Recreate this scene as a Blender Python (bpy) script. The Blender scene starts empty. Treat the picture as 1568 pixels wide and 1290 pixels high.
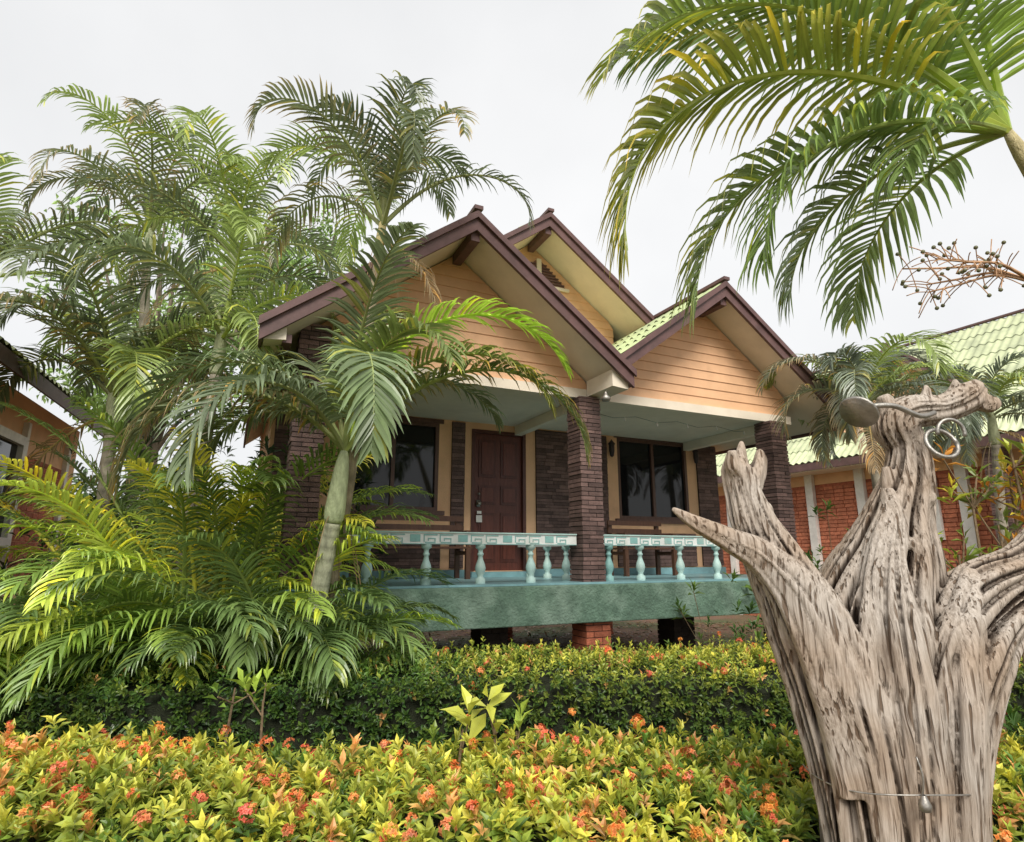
import bpy, math, random
import numpy as np
from mathutils import Vector
random.seed(7); RG=np.random.default_rng(7)
sc=bpy.context.scene
R=math.radians
# ------------------------------------------------------------------ builder
class MB:
    def __init__(s): s.V=[];s.C=[];s.F={};s.n=0
    def add(s,v,faces,col=(1,1,1)):
        v=np.asarray(v,float).reshape(-1,3); m=len(v)
        c=np.asarray(col,float)
        if c.ndim==1: c=np.tile(c[:3],(m,1))
        s.V.append(v); s.C.append(c[:,:3])
        if isinstance(faces,np.ndarray): s.F.setdefault(faces.shape[1],[]).append(faces+s.n)
        else:
            for f in faces: s.F.setdefault(len(f),[]).append(np.array([f])+s.n)
        s.n+=m
    def build(s,name,mat,parent=None,smooth=False):
        me=bpy.data.meshes.new(name)
        V=np.concatenate(s.V);C=np.concatenate(s.C)
        me.vertices.add(len(V)); me.vertices.foreach_set('co',V.astype(np.float32).ravel())
        loops=[];starts=[];tot=[];o=0
        for k,l in s.F.items():
            a=np.concatenate(l); loops.append(a.ravel()); m=len(a)
            starts.append(o+np.arange(m)*k); tot.append(np.full(m,k)); o+=m*k
        L=np.concatenate(loops).astype(np.int32)
        me.loops.add(len(L)); me.loops.foreach_set('vertex_index',L)
        S=np.concatenate(starts).astype(np.int32)
        me.polygons.add(len(S)); me.polygons.foreach_set('loop_start',S)
        me.polygons.foreach_set('loop_total',np.concatenate(tot).astype(np.int32))
        me.polygons.foreach_set('use_smooth',np.full(len(S),smooth,dtype=bool))
        me.update(calc_edges=True); me.validate()
        ca=me.color_attributes.new('Col','FLOAT_COLOR','POINT')
        ca.data.foreach_set('color',np.concatenate([C,np.ones((len(C),1))],1).astype(np.float32).ravel())
        me.materials.append(mat)
        ob=bpy.data.objects.new(name,me); sc.collection.objects.link(ob)
        if parent: ob.parent=parent
        return ob
def empty(name,loc=(0,0,0),rz=0):
    e=bpy.data.objects.new(name,None); e.location=loc; e.rotation_euler=(0,0,rz); e.empty_display_size=.3
    sc.collection.objects.link(e); return e
def box(mb,x0,x1,y0,y1,z0,z1,col=(1,1,1)):
    v=[(x0,y0,z0),(x1,y0,z0),(x1,y1,z0),(x0,y1,z0),(x0,y0,z1),(x1,y0,z1),(x1,y1,z1),(x0,y1,z1)]
    mb.add(v,np.array([[0,3,2,1],[4,5,6,7],[0,1,5,4],[1,2,6,5],[2,3,7,6],[3,0,4,7]]),col)
def prism(mb,poly,y0,y1,col=(1,1,1)):
    n=len(poly); v=[(p[0],y0,p[1]) for p in poly]+[(p[0],y1,p[1]) for p in poly]
    f=[list(range(n)),list(range(2*n-1,n-1,-1))]+[[i,(i+1)%n,(i+1)%n+n,i+n][::-1] for i in range(n)]
    mb.add(v,f,col)
def lathe(mb,cx,cy,z0,prof,col,n=14):
    v=[];f=[]
    for r,z in prof:
        for k in range(n):
            a=2*math.pi*k/n; v.append((cx+r*math.cos(a),cy+r*math.sin(a),z0+z))
    for i in range(len(prof)-1):
        for k in range(n):
            f.append((i*n+k,i*n+(k+1)%n,(i+1)*n+(k+1)%n,(i+1)*n+k))
    mb.add(v,np.array(f),col)
def nrm(a): return a/(np.linalg.norm(a,axis=-1,keepdims=True)+1e-9)
def smoothpath(P,n):
    P=np.asarray(P,float); m=len(P); t=np.linspace(0,m-1,n); out=[]
    for x in t:
        i=min(int(x),m-2); u=x-i
        p0=P[max(i-1,0)];p1=P[i];p2=P[i+1];p3=P[min(i+2,m-1)]
        out.append(.5*((2*p1)+(-p0+p2)*u+(2*p0-5*p1+4*p2-p3)*u*u+(-p0+3*p1-3*p2+p3)*u**3))
    return np.array(out)
def tube(mb,P,r,n=8,col=(1,1,1),disp=None,cap=True):
    P=np.asarray(P,float); m=len(P); r=np.broadcast_to(np.asarray(r,float),(m,))
    T=nrm(np.gradient(P,axis=0)); ref=np.array([0.,1.,0.]) if abs(T[0][1])<.9 else np.array([1.,0,0])
    A=[];a=nrm(ref-T[0]*np.dot(ref,T[0]))
    for i in range(m):
        a=nrm(a-T[i]*np.dot(a,T[i])); A.append(a)
    A=np.array(A);B=np.cross(T,A)
    ph=np.arange(n)*2*np.pi/n
    rr=r[:,None]*np.ones((m,n))
    if disp is not None: rr=rr*disp(ph,np.linspace(0,1,m))
    v=P[:,None,:]+rr[:,:,None]*(np.cos(ph)[None,:,None]*A[:,None,:]+np.sin(ph)[None,:,None]*B[:,None,:])
    v=v.reshape(-1,3)
    i=np.arange(m-1)[:,None];k=np.arange(n)[None,:];k2=(k+1)%n
    f=np.stack([i*n+k,i*n+k2,(i+1)*n+k2,(i+1)*n+k],-1).reshape(-1,4)
    if isinstance(col,np.ndarray) and col.ndim==2: col=np.repeat(col,n,axis=0)
    mb.add(v,f,col)
    if cap:
        o=mb.n-len(v)
        mb.F.setdefault(n,[]).append(np.array([[o+q for q in range(n)][::-1]]))
        mb.F.setdefault(n,[]).append(np.array([[o+(m-1)*n+q for q in range(n)]]))
# ------------------------------------------------------------------ materials
def mat(name,col=(1,1,1),rough=.7,nscale=6,namt=.25,bump=.15,attr=False,stretch=(1,1,1),spec=.4,dirt=None,trans=0,bscale=None,metal=0):
    m=bpy.data.materials.new(name); m.use_nodes=True; nt=m.node_tree; N=nt.nodes;L=nt.links
    b=N['Principled BSDF']; b.inputs['Roughness'].default_value=rough
    b.inputs['Specular IOR Level'].default_value=spec; b.inputs['Metallic'].default_value=metal
    tc=N.new('ShaderNodeTexCoord'); mp=N.new('ShaderNodeMapping'); mp.inputs['Scale'].default_value=stretch
    L.new(tc.outputs['Object'],mp.inputs['Vector'])
    no=N.new('ShaderNodeTexNoise'); no.inputs['Scale'].default_value=nscale; no.inputs['Detail'].default_value=6; no.inputs['Roughness'].default_value=.65
    L.new(mp.outputs[0],no.inputs['Vector'])
    mr=N.new('ShaderNodeMapRange'); mr.inputs[1].default_value=.3;mr.inputs[2].default_value=.7
    mr.inputs[3].default_value=1-namt; mr.inputs[4].default_value=1+namt
    L.new(no.outputs[0],mr.inputs[0])
    mx=N.new('ShaderNodeMix'); mx.data_type='RGBA'; mx.blend_type='MULTIPLY'; mx.inputs[0].default_value=1
    at=N.new('ShaderNodeAttribute'); at.attribute_name='Col'
    if attr: L.new(at.outputs['Color'],mx.inputs[6])
    else:
        m2=N.new('ShaderNodeMix'); m2.data_type='RGBA'; m2.blend_type='MULTIPLY'; m2.inputs[0].default_value=1
        L.new(at.outputs['Color'],m2.inputs[6]); m2.inputs[7].default_value=(*col,1); L.new(m2.outputs[2],mx.inputs[6])
    L.new(mr.outputs[0],mx.inputs[7]); out=mx.outputs[2]
    if dirt:
        n2=N.new('ShaderNodeTexNoise'); n2.inputs['Scale'].default_value=dirt[1]; n2.inputs['Detail'].default_value=8
        L.new(tc.outputs['Object'],n2.inputs['Vector'])
        r2=N.new('ShaderNodeMapRange'); r2.inputs[1].default_value=.5; r2.inputs[2].default_value=.72; r2.inputs[4].default_value=dirt[2]
        L.new(n2.outputs[0],r2.inputs[0])
        m3=N.new('ShaderNodeMix'); m3.data_type='RGBA'; L.new(r2.outputs[0],m3.inputs[0]); L.new(out,m3.inputs[6]); m3.inputs[7].default_value=(*dirt[0],1)
        out=m3.outputs[2]
    L.new(out,b.inputs['Base Color'])
    if bump:
        bp=N.new('ShaderNodeBump'); bp.inputs['Strength'].default_value=bump; bp.inputs['Distance'].default_value=.02
        nb=N.new('ShaderNodeTexNoise'); nb.inputs['Scale'].default_value=bscale or nscale*5; nb.inputs['Detail'].default_value=5
        L.new(mp.outputs[0],nb.inputs['Vector']); L.new(nb.outputs[0],bp.inputs['Height']); L.new(bp.outputs[0],b.inputs['Normal'])
    if trans:
        tr=N.new('ShaderNodeBsdfTranslucent'); L.new(out,tr.inputs['Color'])
        ms=N.new('ShaderNodeMixShader'); ms.inputs[0].default_value=trans
        L.new(b.outputs[0],ms.inputs[1]); L.new(tr.outputs[0],ms.inputs[2]); L.new(ms.outputs[0],N['Material Output'].inputs[0])
    return m
M={}
M['siding']=mat('tan_siding_paint',(.79,.475,.275),.6,3,.08,.03,dirt=((.52,.31,.18),2.5,.4))
M['stucco']=mat('tan_stucco',(.80,.49,.29),.85,4,.10,.25,bscale=60,dirt=((.5,.3,.19),2,.35))
M['stone']=mat('dark_ledgestone',(1,1,1),.7,12,.3,.4,attr=True,bscale=70)
M['barge']=mat('brown_barge_paint',(.13,.07,.066),.5,5,.25,.08,dirt=((.07,.045,.04),4,.5))
M['cream']=mat('cream_soffit',(.82,.73,.60),.75,3,.06,.05,dirt=((.55,.46,.36),2,.35))
M['roof']=mat('green_roof_tile',(1,1,1),.7,5,.15,.1,attr=True,dirt=((.3,.33,.22),1.6,.6))
M['green']=mat('green_slab_paint',(.13,.215,.155),.7,6,.35,.8,bscale=40,dirt=((.27,.36,.29),3,.75))
M['blue']=mat('teal_floor_paint',(.22,.40,.43),.35,4,.2,.05)
M['rail']=mat('rail_paint',(1,1,1),.45,10,.15,.08,attr=True,dirt=((.4,.42,.36),5,.5))
M['wood']=mat('red_brown_wood',(1,1,1),.4,8,.3,.15,attr=True,stretch=(4,4,.6))
M['brick']=mat('red_brick',(1,1,1),.85,15,.3,.4,attr=True)
M['metal']=mat('weathered_metal',(.36,.34,.31),.5,20,.3,.15,metal=.9)
M['white']=mat('white_trim',(.75,.72,.68),.6,6,.15,.1)
M['dark']=mat('dark_interior',(.012,.011,.01),.9,6,.2,0)
M['curtain']=mat('curtain_cloth',(.16,.13,.1),.9,6,.2,.1,stretch=(12,12,.5))
M['leaf']=mat('leaf',(1,1,1),.42,9,.18,0,attr=True,trans=.3,spec=.5)
M['frond']=mat('palm_frond',(1,1,1),.33,5,.2,0,attr=True,trans=.34,spec=.7)
M['bark']=mat('bark',(1,1,1),.85,20,.35,.6,attr=True,stretch=(1,1,.4))
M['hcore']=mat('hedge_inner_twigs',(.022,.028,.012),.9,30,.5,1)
M['glass']=mat('window_glass',(.008,.009,.01),.04,3,.05,0,spec=.4)
def ground_mat():
    m=bpy.data.materials.new('ground_soil'); m.use_nodes=True; nt=m.node_tree;N=nt.nodes;L=nt.links;b=N['Principled BSDF']
    tc=N.new('ShaderNodeTexCoord'); n1=N.new('ShaderNodeTexNoise');n1.inputs['Scale'].default_value=.6;n1.inputs['Detail'].default_value=9
    L.new(tc.outputs['Object'],n1.inputs['Vector']); cr=N.new('ShaderNodeValToRGB'); cr.color_ramp.elements[0].position=.4;cr.color_ramp.elements[1].position=.62
    cr.color_ramp.elements[0].color=(.18,.105,.065,1);cr.color_ramp.elements[1].color=(.08,.10,.035,1)
    L.new(n1.outputs[0],cr.inputs[0]); n2=N.new('ShaderNodeTexNoise');n2.inputs['Scale'].default_value=18;n2.inputs['Detail'].default_value=8
    L.new(tc.outputs['Object'],n2.inputs['Vector']); mx=N.new('ShaderNodeMix');mx.data_type='RGBA';mx.blend_type='OVERLAY';mx.inputs[0].default_value=.8
    L.new(cr.outputs[0],mx.inputs[6]);L.new(n2.outputs['Color'],mx.inputs[7]);L.new(mx.outputs[2],b.inputs['Base Color']);b.inputs['Roughness'].default_value=.95
    bp=N.new('ShaderNodeBump');bp.inputs['Distance'].default_value=.05;L.new(n2.outputs[0],bp.inputs['Height']);L.new(bp.outputs[0],b.inputs['Normal'])
    return m
mb=MB(); mb.add([(-300,-300,0),(300,-300,0),(300,300,0),(-300,300,0)],np.array([[0,1,2,3]])); mb.build('ground',ground_mat())
# ------------------------------------------------------------------ houses helpers
def roof_plane(mb,xr,zr,xe,ze,y0,y1,col=(.42,.5,.2),amp=.022,wl=.17):
    ny=max(8,int((y1-y0)/wl*6)); ys=np.linspace(y0,y1,ny); L=math.hypot(xe-xr,ze-zr); rows=max(1,int(round(L/.55)))
    w=amp*np.sin((ys-y0)/wl*2*np.pi)
    for j in range(rows):
        u0=j/rows;u1=(j+1)/rows+.01
        a=np.stack([np.full(ny,xr+(xe-xr)*u0),ys,zr+(ze-zr)*u0+w+.0],1)
        b=np.stack([np.full(ny,xr+(xe-xr)*u1),ys,zr+(ze-zr)*u1+w+.022],1)
        i=np.arange(ny-1); c=np.array(col)*random.uniform(.88,1.1)
        cc=np.tile(c,(2*ny,1))*np.repeat(RG.uniform(.88,1.1,(ny//6+1)),6)[:ny][np.r_[0:ny,0:ny]][:,None]
        mb.add(np.concatenate([a,b]),np.stack([i,i+1,i+1+ny,i+ny],1),cc)
def gable(parent,xc,zr,xl,xrr,slope,y0,y1,tag,roofcol=(.5,.58,.3)):
    zt=lambda x: zr-slope*abs(x-xc)
    m=MB(); s=MB(); b=MB()
    for xe in (xl,xrr):
        ze=zt(xe)
        roof_plane(m,xc,zr+.06,xe,ze+.06,y0-.02,y1,roofcol)
        prism(s,[(xc,zr-.035),(xe,ze-.035),(xe,ze-.10),(xc,zr-.10)],y0+.001,y1)
        d=.03*(1 if xe>xc else -1)
        prism(b,[(xc,zr+.03),(xe+d,zt(xe+d)+.03),(xe+d,zt(xe+d)-.15),(xc,zr-.15)],y0-.04,y0)
        prism(b,[(xc,zr+.07),(xe+d*1.5,zt(xe+d*1.5)+.07),(xe+d*1.5,zt(xe+d*1.5)-.01),(xc,zr-.01)],y0-.075,y0-.042)
        x0,x1=sorted((xe,xe+d)); box(b,x0,x1,y0+.002,y1,ze-.15,ze+.02)
    box(b,xc-.05,xc+.05,y0-.09,y1,zr+.075,zr+.12)
    m.build('roof_'+tag,M['roof'],parent,True); s.build('soffit_'+tag,M['cream'],parent)
    b.build('barge_boards_'+tag,M['barge'],parent)
    return zt
def siding(parent,xa,xb,yw,z0,zt,tag,th=.11,h=.13):
    mb=MB(); z=z0
    xs=np.linspace(xa,xb,400); top=np.array([zt(x)-th for x in xs])
    while True:
        ok=xs[top>=z+.005]
        if len(ok)<2: break
        z1=z+h; ok1=xs[top>=z1]
        a0,a1=ok[0],ok[-1]
        if len(ok1)>1: b0,b1=ok1[0],ok1[-1]
        else: z1=top.max(); b0=b1=xs[top.argmax()]
        c=random.uniform(.95,1.03)
        mb.add([(a0,yw-.018,z),(a1,yw-.018,z),(b1,yw-.006,z1),(b0,yw-.006,z1),(a0,yw,z),(a1,yw,z)],[[0,1,2,3],[0,4,5,1]],(c,c,c))
        z=z+h
    mb.build('siding_'+tag,M['siding'],parent)
def stone_col(): 
    b=random.uniform(.65,1.5); return np.array((.13,.08,.07))*b
def pillar(mb,cx,cy,w,z0,z1,h=.05,colf=stone_col,gap=.009):
    z=z0;par=0
    while z<z1-.01:
        hh=min(h*random.uniform(.85,1.15),z1-z); j=lambda: random.uniform(-.005,.007)
        sp=(.16 if par else -.16)*w+random.uniform(-.04,.04)*w; par=1-par
        box(mb,cx-w/2+j(),cx+sp-.004,cy-w/2+j(),cy+w/2+j(),z,z+hh-gap,colf())
        box(mb,cx+sp+.004,cx+w/2+j(),cy-w/2+j(),cy+w/2+j(),z,z+hh-gap,colf())
        z+=hh
    k=w*.465; box(mb,cx-k,cx+k,cy-k,cy+k,z0,z1-.004,(.035,.026,.024))
def stonepanel(mb,x0,x1,y,z0,z1,d=.05,h=.055,colf=stone_col):
    box(mb,x0,x1,y+.001,y+d,z0,z1,(.02,.013,.012)); z=z0
    while z<z1-.015:
        hh=min(h*random.uniform(.8,1.2),z1-z); x=x0
        while x<x1-.01:
            w=min(random.uniform(.12,.34),x1-x)
            box(mb,x+.002,x+w-.002,y-random.uniform(.006,.016),y,z,z+hh-.006,colf()); x+=w
        z+=hh
def wallopen(mb,x0,x1,y0,y1,z0,z1,ops):
    x=x0
    for (a,b,c,d) in sorted(ops):
        box(mb,x,a,y0,y1,z0,z1); 
        if c>z0: box(mb,a,b,y0,y1,z0,c)
        if d<z1: box(mb,a,b,y0,y1,d,z1)
        x=b
    box(mb,x,x1,y0,y1,z0,z1)
def window(parent,a,b,c,d,y,tag,nm=2):
    w=MB(); f=.05; fc=(.11,.055,.04)
    box(w,a-.06,b+.06,y-.05,y+.02,d,d+.06,fc);box(w,a-.09,b+.09,y-.08,y+.02,c-.06,c,fc)
    box(w,a,a+f,y-.03,y+.05,c,d,fc);box(w,b-f,b,y-.03,y+.05,c,d,fc)
    box(w,a+f,b-f,y-.03,y+.05,c,c+f,fc);box(w,a+f,b-f,y-.03,y+.05,d-f,d,fc)
    for i in range(1,nm):
        x=a+(b-a)*i/nm; box(w,x-.025,x+.025,y-.02,y+.045,c+f,d-f,fc)
    w.build('window_frame_'+tag,M['wood'],parent)
    g=MB(); box(g,a+f,b-f,y+.02,y+.028,c+f,d-f); g.build('window_glass_'+tag,M['glass'],parent)

# ------------------------------------------------------------------ main house
H=empty('bungalow_house',(.89,7.2,0),R(25))
zt1=gable(H,-1.72,5.2,-3.75,.25,.77,-.65,5.5,'front_left')
zt3=gable(H,1.99,5.2,.17,4.2,.74,-.5,5.5,'front_right')
zt2=gable(H,.1,6.6,-1.85,2.0,.74,1.0,5.4,'upper')
siding(H,-3.3,.1,0,3.62,zt1,'front_left')
siding(H,.1,3.55,0,3.62,zt3,'front_right')
siding(H,-1.45,1.65,1.65,4.1,zt2,'upper')
siding(H,-3.3,3.7,5.5,3.62,lambda x:max(zt1(x),zt3(x)),'rear')
m=MB()
box(m,-3.4,3.6,-.05,.06,3.50,3.617); box(m,-3.4,3.7,.062,1.9,3.52,3.56)
box(m,-.06,.06,.07,1.88,3.38,3.515); box(m,-3.36,-3.24,.07,1.88,3.38,3.515); box(m,3.2,3.32,.07,1.88,3.38,3.515)
prism(m,[(.02,3.52),(.24,3.50),(.24,3.60),(.02,3.72)],-.62,-.06); prism(m,[(-3.55,3.52),(-3.74,3.50),(-3.74,3.56),(-3.55,3.66)],-.62,-.06)
box(m,-1.42,-1.38,1.67,5.4,4.2,5.3); box(m,1.58,1.62,1.67,5.4,4.2,5.3)
m.build('porch_beams_and_ceiling',M['cream'],H)
m=MB()
for (x,zt,y0) in ((-1.72,zt1,-.65),(1.99,zt3,-.5),(.1,zt2,1.0)):
    yw=0 if y0<0 else 1.65
    box(m,x-.05,x+.05,y0+.01,yw-.03,zt(x)-.26,zt(x)-.12)
box(m,-3.58,-3.5,-.6,1.9,3.5,3.58)
m.build('roof_brackets',M['barge'],H)
m=MB();c=MB(); vz=5.82; vx=.24
for sgn in (-1,1):
    for k in range(7):
        z=vz+.03+k*.048; w=.40*(1-k/7.5)
        a,b=(vx+.06,vx+.06+w) if sgn>0 else (vx-.06-w,vx-.06)
        box(m,a,b,1.590,1.610,z,z+.02)
    prism(c,[(vx+sgn*.045,vz),(vx+sgn*.5,vz),(vx+sgn*.045,vz+.40)],1.612,1.626,(.24,.12,.09))
m.build('louvre_slats',M['barge'],H); c.build('louvre_backing',M['wood'],H)
m=MB(); box(m,vx-.04,vx+.04,1.585,1.628,vz-.03,vz+.42); box(m,vx+.042,vx+.55,1.59,1.628,vz-.05,vz-.003); box(m,vx-.55,vx-.042,1.59,1.628,vz-.05,vz-.003); m.build('louvre_mullion',M['cream'],H)
LW=(-2.55,-1.25,2.2,3.45); RW=(1.82,3.27,2.17,3.5); DR=(-.75,.13,1.38,3.42)
m=MB(); wallopen(m,-3.5,3.95,1.9,2.05,1.28,3.52,[LW,DR,RW])
box(m,-3.5,-3.36,2.05,5.6,1.28,3.75); box(m,3.81,3.95,2.05,5.6,1.28,3.6); box(m,-3.36,3.81,5.45,5.6,1.28,3.6)
m.build('walls',M['stucco'],H)
m=MB(); box(m,-3.3,3.8,3.9,3.95,1.3,3.5); box(m,-3.3,3.8,2.06,3.9,3.45,3.5); m.build('interior_partition',M['dark'],H)
m=MB()
stonepanel(m,-1.06,-.86,1.88,1.42,3.5); stonepanel(m,.3,.95,1.88,1.42,3.5); stonepanel(m,1.2,1.6,1.88,1.42,3.5); stonepanel(m,3.48,3.93,1.88,1.42,3.5)
stonepanel(m,1.75,3.35,1.88,1.42,1.95);stonepanel(m,-3.45,-2.85,1.88,1.42,3.5); stonepanel(m,-2.6,-1.2,1.88,1.42,1.85)
pillar(m,0,.0,.30,1.28,3.5); pillar(m,3.2,.0,.30,1.28,3.5); pillar(m,-3.25,0,.30,1.28,3.9)
m.build('ledgestone',M['stone'],H)
window(H,*LW,1.93,'left',2); window(H,*RW,1.93,'right',2)
m=MB()
for (a,b) in ((-2.5,-2.2),(-1.5,-1.3),(1.87,2.1),(3.0,3.22)):
    n=30; xs=np.linspace(a,b,n); ys=2.12+.02*np.sin(np.arange(n)*1.3)
    v=np.concatenate([np.stack([xs,ys,np.full(n,2.2)],1),np.stack([xs,ys,np.full(n,3.5)],1)]); i=np.arange(n-1)
    m.add(v,np.stack([i,i+1,i+1+n,i+n],1))
m.build('curtains',M['curtain'],H)
m=MB(); dc=(.12,.035,.024)
box(m,DR[0]+.05,DR[1]-.05,1.94,1.98,DR[2],DR[3]-.05,dc)
for zz in ((1.5,2.2),(2.32,2.6),(2.72,3.28)):
    for xx in ((-.62,-.35),(-.27,0.0)):
        box(m,xx[0],xx[1],1.928,1.942,zz[0],zz[1],(.09,.026,.018)); box(m,xx[0]+.04,xx[1]-.04,1.918,1.9285,zz[0]+.04,zz[1]-.04,(.13,.037,.025))
for (a,b,c,d) in ((DR[0],DR[0]+.05,DR[2],DR[3]),(DR[1]-.05,DR[1],DR[2],DR[3]),(DR[0]+.05,DR[1]-.05,DR[3]-.05,DR[3])): box(m,a,b,1.885,2.0,c,d,(.09,.03,.022))
m.build('door',M['wood'],H)
m=MB(); lathe(m,-.63,1.88,2.3,[(0,0),(.03,.01),(.035,.03),(.03,.05),(0,.06)],(1,1,1)); box(m,-.66,-.6,1.905,1.915,2.28,2.38); lathe(m,-.63,1.89,2.45,[(0,0),(.02,.01),(.02,.03),(0,.04)],(1,1,1))
m.build('door_knob',M['metal'],H,True)
m=MB(); box(m,-.665,-.575,1.898,1.905,2.06,2.16); box(m,-.655,-.585,1.895,1.899,2.18,2.22);m.build('door_plate',M['white'],H)
m=MB(); box(m,-3.6,3.7,-.24,5.6,.865,1.275); o=m.build('deck_slab',M['green'],H)
bv=o.modifiers.new('b','BEVEL');bv.width=.012;bv.segments=2
m=MB(); box(m,-3.55,3.65,-.2,1.9,1.277,1.30); box(m,-3.4,-.8,1.80,1.87,1.3,1.40); box(m,.2,3.9,1.80,1.87,1.3,1.40); box(m,-.8,.2,1.7,1.9,1.3,1.37)
m.build('deck_floor',M['blue'],H)
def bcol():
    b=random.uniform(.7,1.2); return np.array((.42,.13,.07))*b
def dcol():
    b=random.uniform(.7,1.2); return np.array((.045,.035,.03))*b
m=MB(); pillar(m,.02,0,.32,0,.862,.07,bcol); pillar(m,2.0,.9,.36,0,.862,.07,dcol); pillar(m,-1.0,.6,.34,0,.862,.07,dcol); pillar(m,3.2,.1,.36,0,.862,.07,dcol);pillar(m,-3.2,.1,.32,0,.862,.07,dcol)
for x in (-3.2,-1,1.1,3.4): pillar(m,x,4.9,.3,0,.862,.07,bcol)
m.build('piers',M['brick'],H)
TE=(.23,.44,.42); LT=(.45,.64,.60); WH=(.75,.78,.76)
m=MB()
def rail_x(x0,x1,y):
    box(m,x0,x1,y-.05,y+.05,1.71,1.825,WH); box(m,x0,x1,y-.065,y+.065,1.826,1.84,LT)
    x=x0+.03;k=0; t=.012;yf=y-.054
    while x<x1-.2:
        q=lambda a,b,c,d: box(m,x+a,x+b,yf,y-.051,c,d,TE)
        if k%3<2:
            q(0,.15,1.80,1.80+t*1.2); q(0,t,1.735,1.798); q(t+.002,.13,1.723,1.723+t);q(.118,.13,1.737,1.775);q(.045,.116,1.763,1.775);q(.045,.045+t,1.745,1.761)
        else: box(m,x+.03,x+.14,yf,y-.051,1.735,1.81,TE)
        x+=.175;k+=1
    box(m,x0,x1,y-.054,y-.051,1.7105,1.718,TE)
rail_x(-3.1,-.175,0); rail_x(.175,3.03,0)
box(m,-.05,.05,.17,1.8,1.71,1.825,WH); box(m,-.065,.065,.17,1.8,1.826,1.84,LT)
m.build('railing_top',M['rail'],H); m=MB()
prof=[(.055,0),(.055,.05),(.035,.06),(.03,.08),(.05,.12),(.058,.16),(.05,.2),(.03,.25),(.024,.29),(.034,.30),(.034,.315),(.024,.33),(.03,.36),(.055,.375),(.055,.41)]
for x in (-2.98,-2.58,-1.97,-1.36,-.75,.3,.76,1.38,1.99,2.6): lathe(m,x,0,1.30,prof,LT if x!=.3 else TE)
for y in (.5,1.0,1.5): lathe(m,0,y,1.30,prof,LT)
m.build('balusters',M['rail'],H,True)
m=MB();pts=[]
for i in range(16):
    x=.3+i*.18; z=3.44-.05*math.sin(i*math.pi/4)**2; pts.append((x,.3,z))
    if i%3==0: lathe(m,x,.3,z-.06,[(0,0),(.014,.012),(.016,.03),(.01,.045),(.008,.06)],(1,1,1),8)
m.build('string_light_bulbs',M['white'],H,True)
m=MB(); tube(m,pts,.0025,5); m.build('string_light_cable',M['dark'],H)
m=MB(); lathe(m,.0,-.5,3.35,[(0,0),(.045,.01),(.06,.05),(.03,.08),(.015,.12)],(1,1,1)); m.build('eave_lamp',M['metal'],H,True)
m=MB()
for x in (1.66,3.42): lathe(m,x,1.82,3.15,[(0,0),(.03,.02),(.045,.1),(.045,.2),(.06,.22),(.02,.27),(0,.3)],(.03,.02,.02),10)
m.build('wall_lanterns',M['wood'],H,True)
def bench(name,x0,x1,y):
    E=empty(name,(.89,7.2,0),R(25)); m=MB(); wc=(.09,.042,.025)
    for k in range(4): box(m,x0,x1,y-.2+k*.11,y-.11+k*.11,1.68,1.705,wc)
    for x in (x0+.06,x1-.06):
        box(m,x-.03,x+.03,y-.2,y-.14,1.30,1.678,wc); box(m,x-.03,x+.03,y+.2,y+.25,1.30,2.1,wc); box(m,x-.025,x+.025,y-.138,y+.198,1.6,1.65,wc)
        box(m,x-.025,x+.025,y-.2,y+.2,1.88,1.91,wc); box(m,x-.02,x+.02,y-.19,y-.15,1.705,1.88,wc)
    for z in (1.8,1.92,2.04): box(m,x0,x1,y+.17,y+.197,z,z+.07,wc)
    m.build('bench_frame',M['wood'],E)
bench('wooden_bench',-2.5,-1.0,1.35); bench('wooden_bench.001',1.3,2.3,1.3)

# ------------------------------------------------------------------ right neighbour
SG=(.56,.61,.38)
H2=empty('neighbour_house',(9.06,10.3,0),R(27))
zz=gable(H2,3.4,6.95,-.0,6.8,.95,-1.2,9.5,'main',SG)
siding(H2,.5,6.3,-.4,3.7,zz,'front')
m=MB(); box(m,.7,.85,-.4,9.3,3.3,3.75); box(m,.85,6.1,-.4,-.25,1.2,3.7); box(m,5.95,6.1,-.25,9.3,1.2,3.7); m.build('walls',M['stucco'],H2)
m=MB()
box(m,.72,.84,-.4,9.3,.0,3.3,(.42,.13,.08)); z=.0
while z<3.2:
    y=-.4+random.uniform(-.1,0)
    while y<9.2:
        w=.26; b=random.uniform(.75,1.2); box(m,.695,.72,max(y,-.4),min(y+w-.015,9.3),z,z+.075,np.array((.52,.18,.10))*b); y+=w
    z+=.09
m.build('brick_wall',M['brick'],H2)
m=MB()
for y in (-.2,1.3,3.4,4.7,5.5,7.3,8.8): box(m,.58,.69,y,y+.2,0,3.7)
for (a,b) in ((1.9,3.1),(5.85,7.0)):
    box(m,.62,.69,a,b,1.9,2.02);box(m,.62,.69,a,b,3.1,3.22);box(m,.62,.69,a,a+.12,2.02,3.1);box(m,.62,.69,b-.12,b,2.02,3.1)
m.build('white_posts',M['white'],H2)
m=MB()
for (a,b) in ((2.02,2.98),(5.97,6.88)): box(m,.66,.68,a,b,2.02,3.1)
m.build('glass',M['glass'],H2)
m=MB(); box(m,.01,.7,-1.1,9.4,3.55,3.6); m.build('eave_soffit',M['cream'],H2)
m=MB(); pillar(m,.25,.6,.3,1.2,3.54); m.build('porch_column',M['stone'],H2)
D2=empty('dormer_pivot',(0,0,0)); D2.parent=H2; D2.location=(.9,2.6,0); D2.rotation_euler=(0,0,R(-62))
zd=gable(D2,0,6.1,-1.3,1.3,.8,-.5,2.6,'dormer',SG); siding(D2,-1.1,1.1,0,4.4,zd,'dormer')
m=MB()
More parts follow.
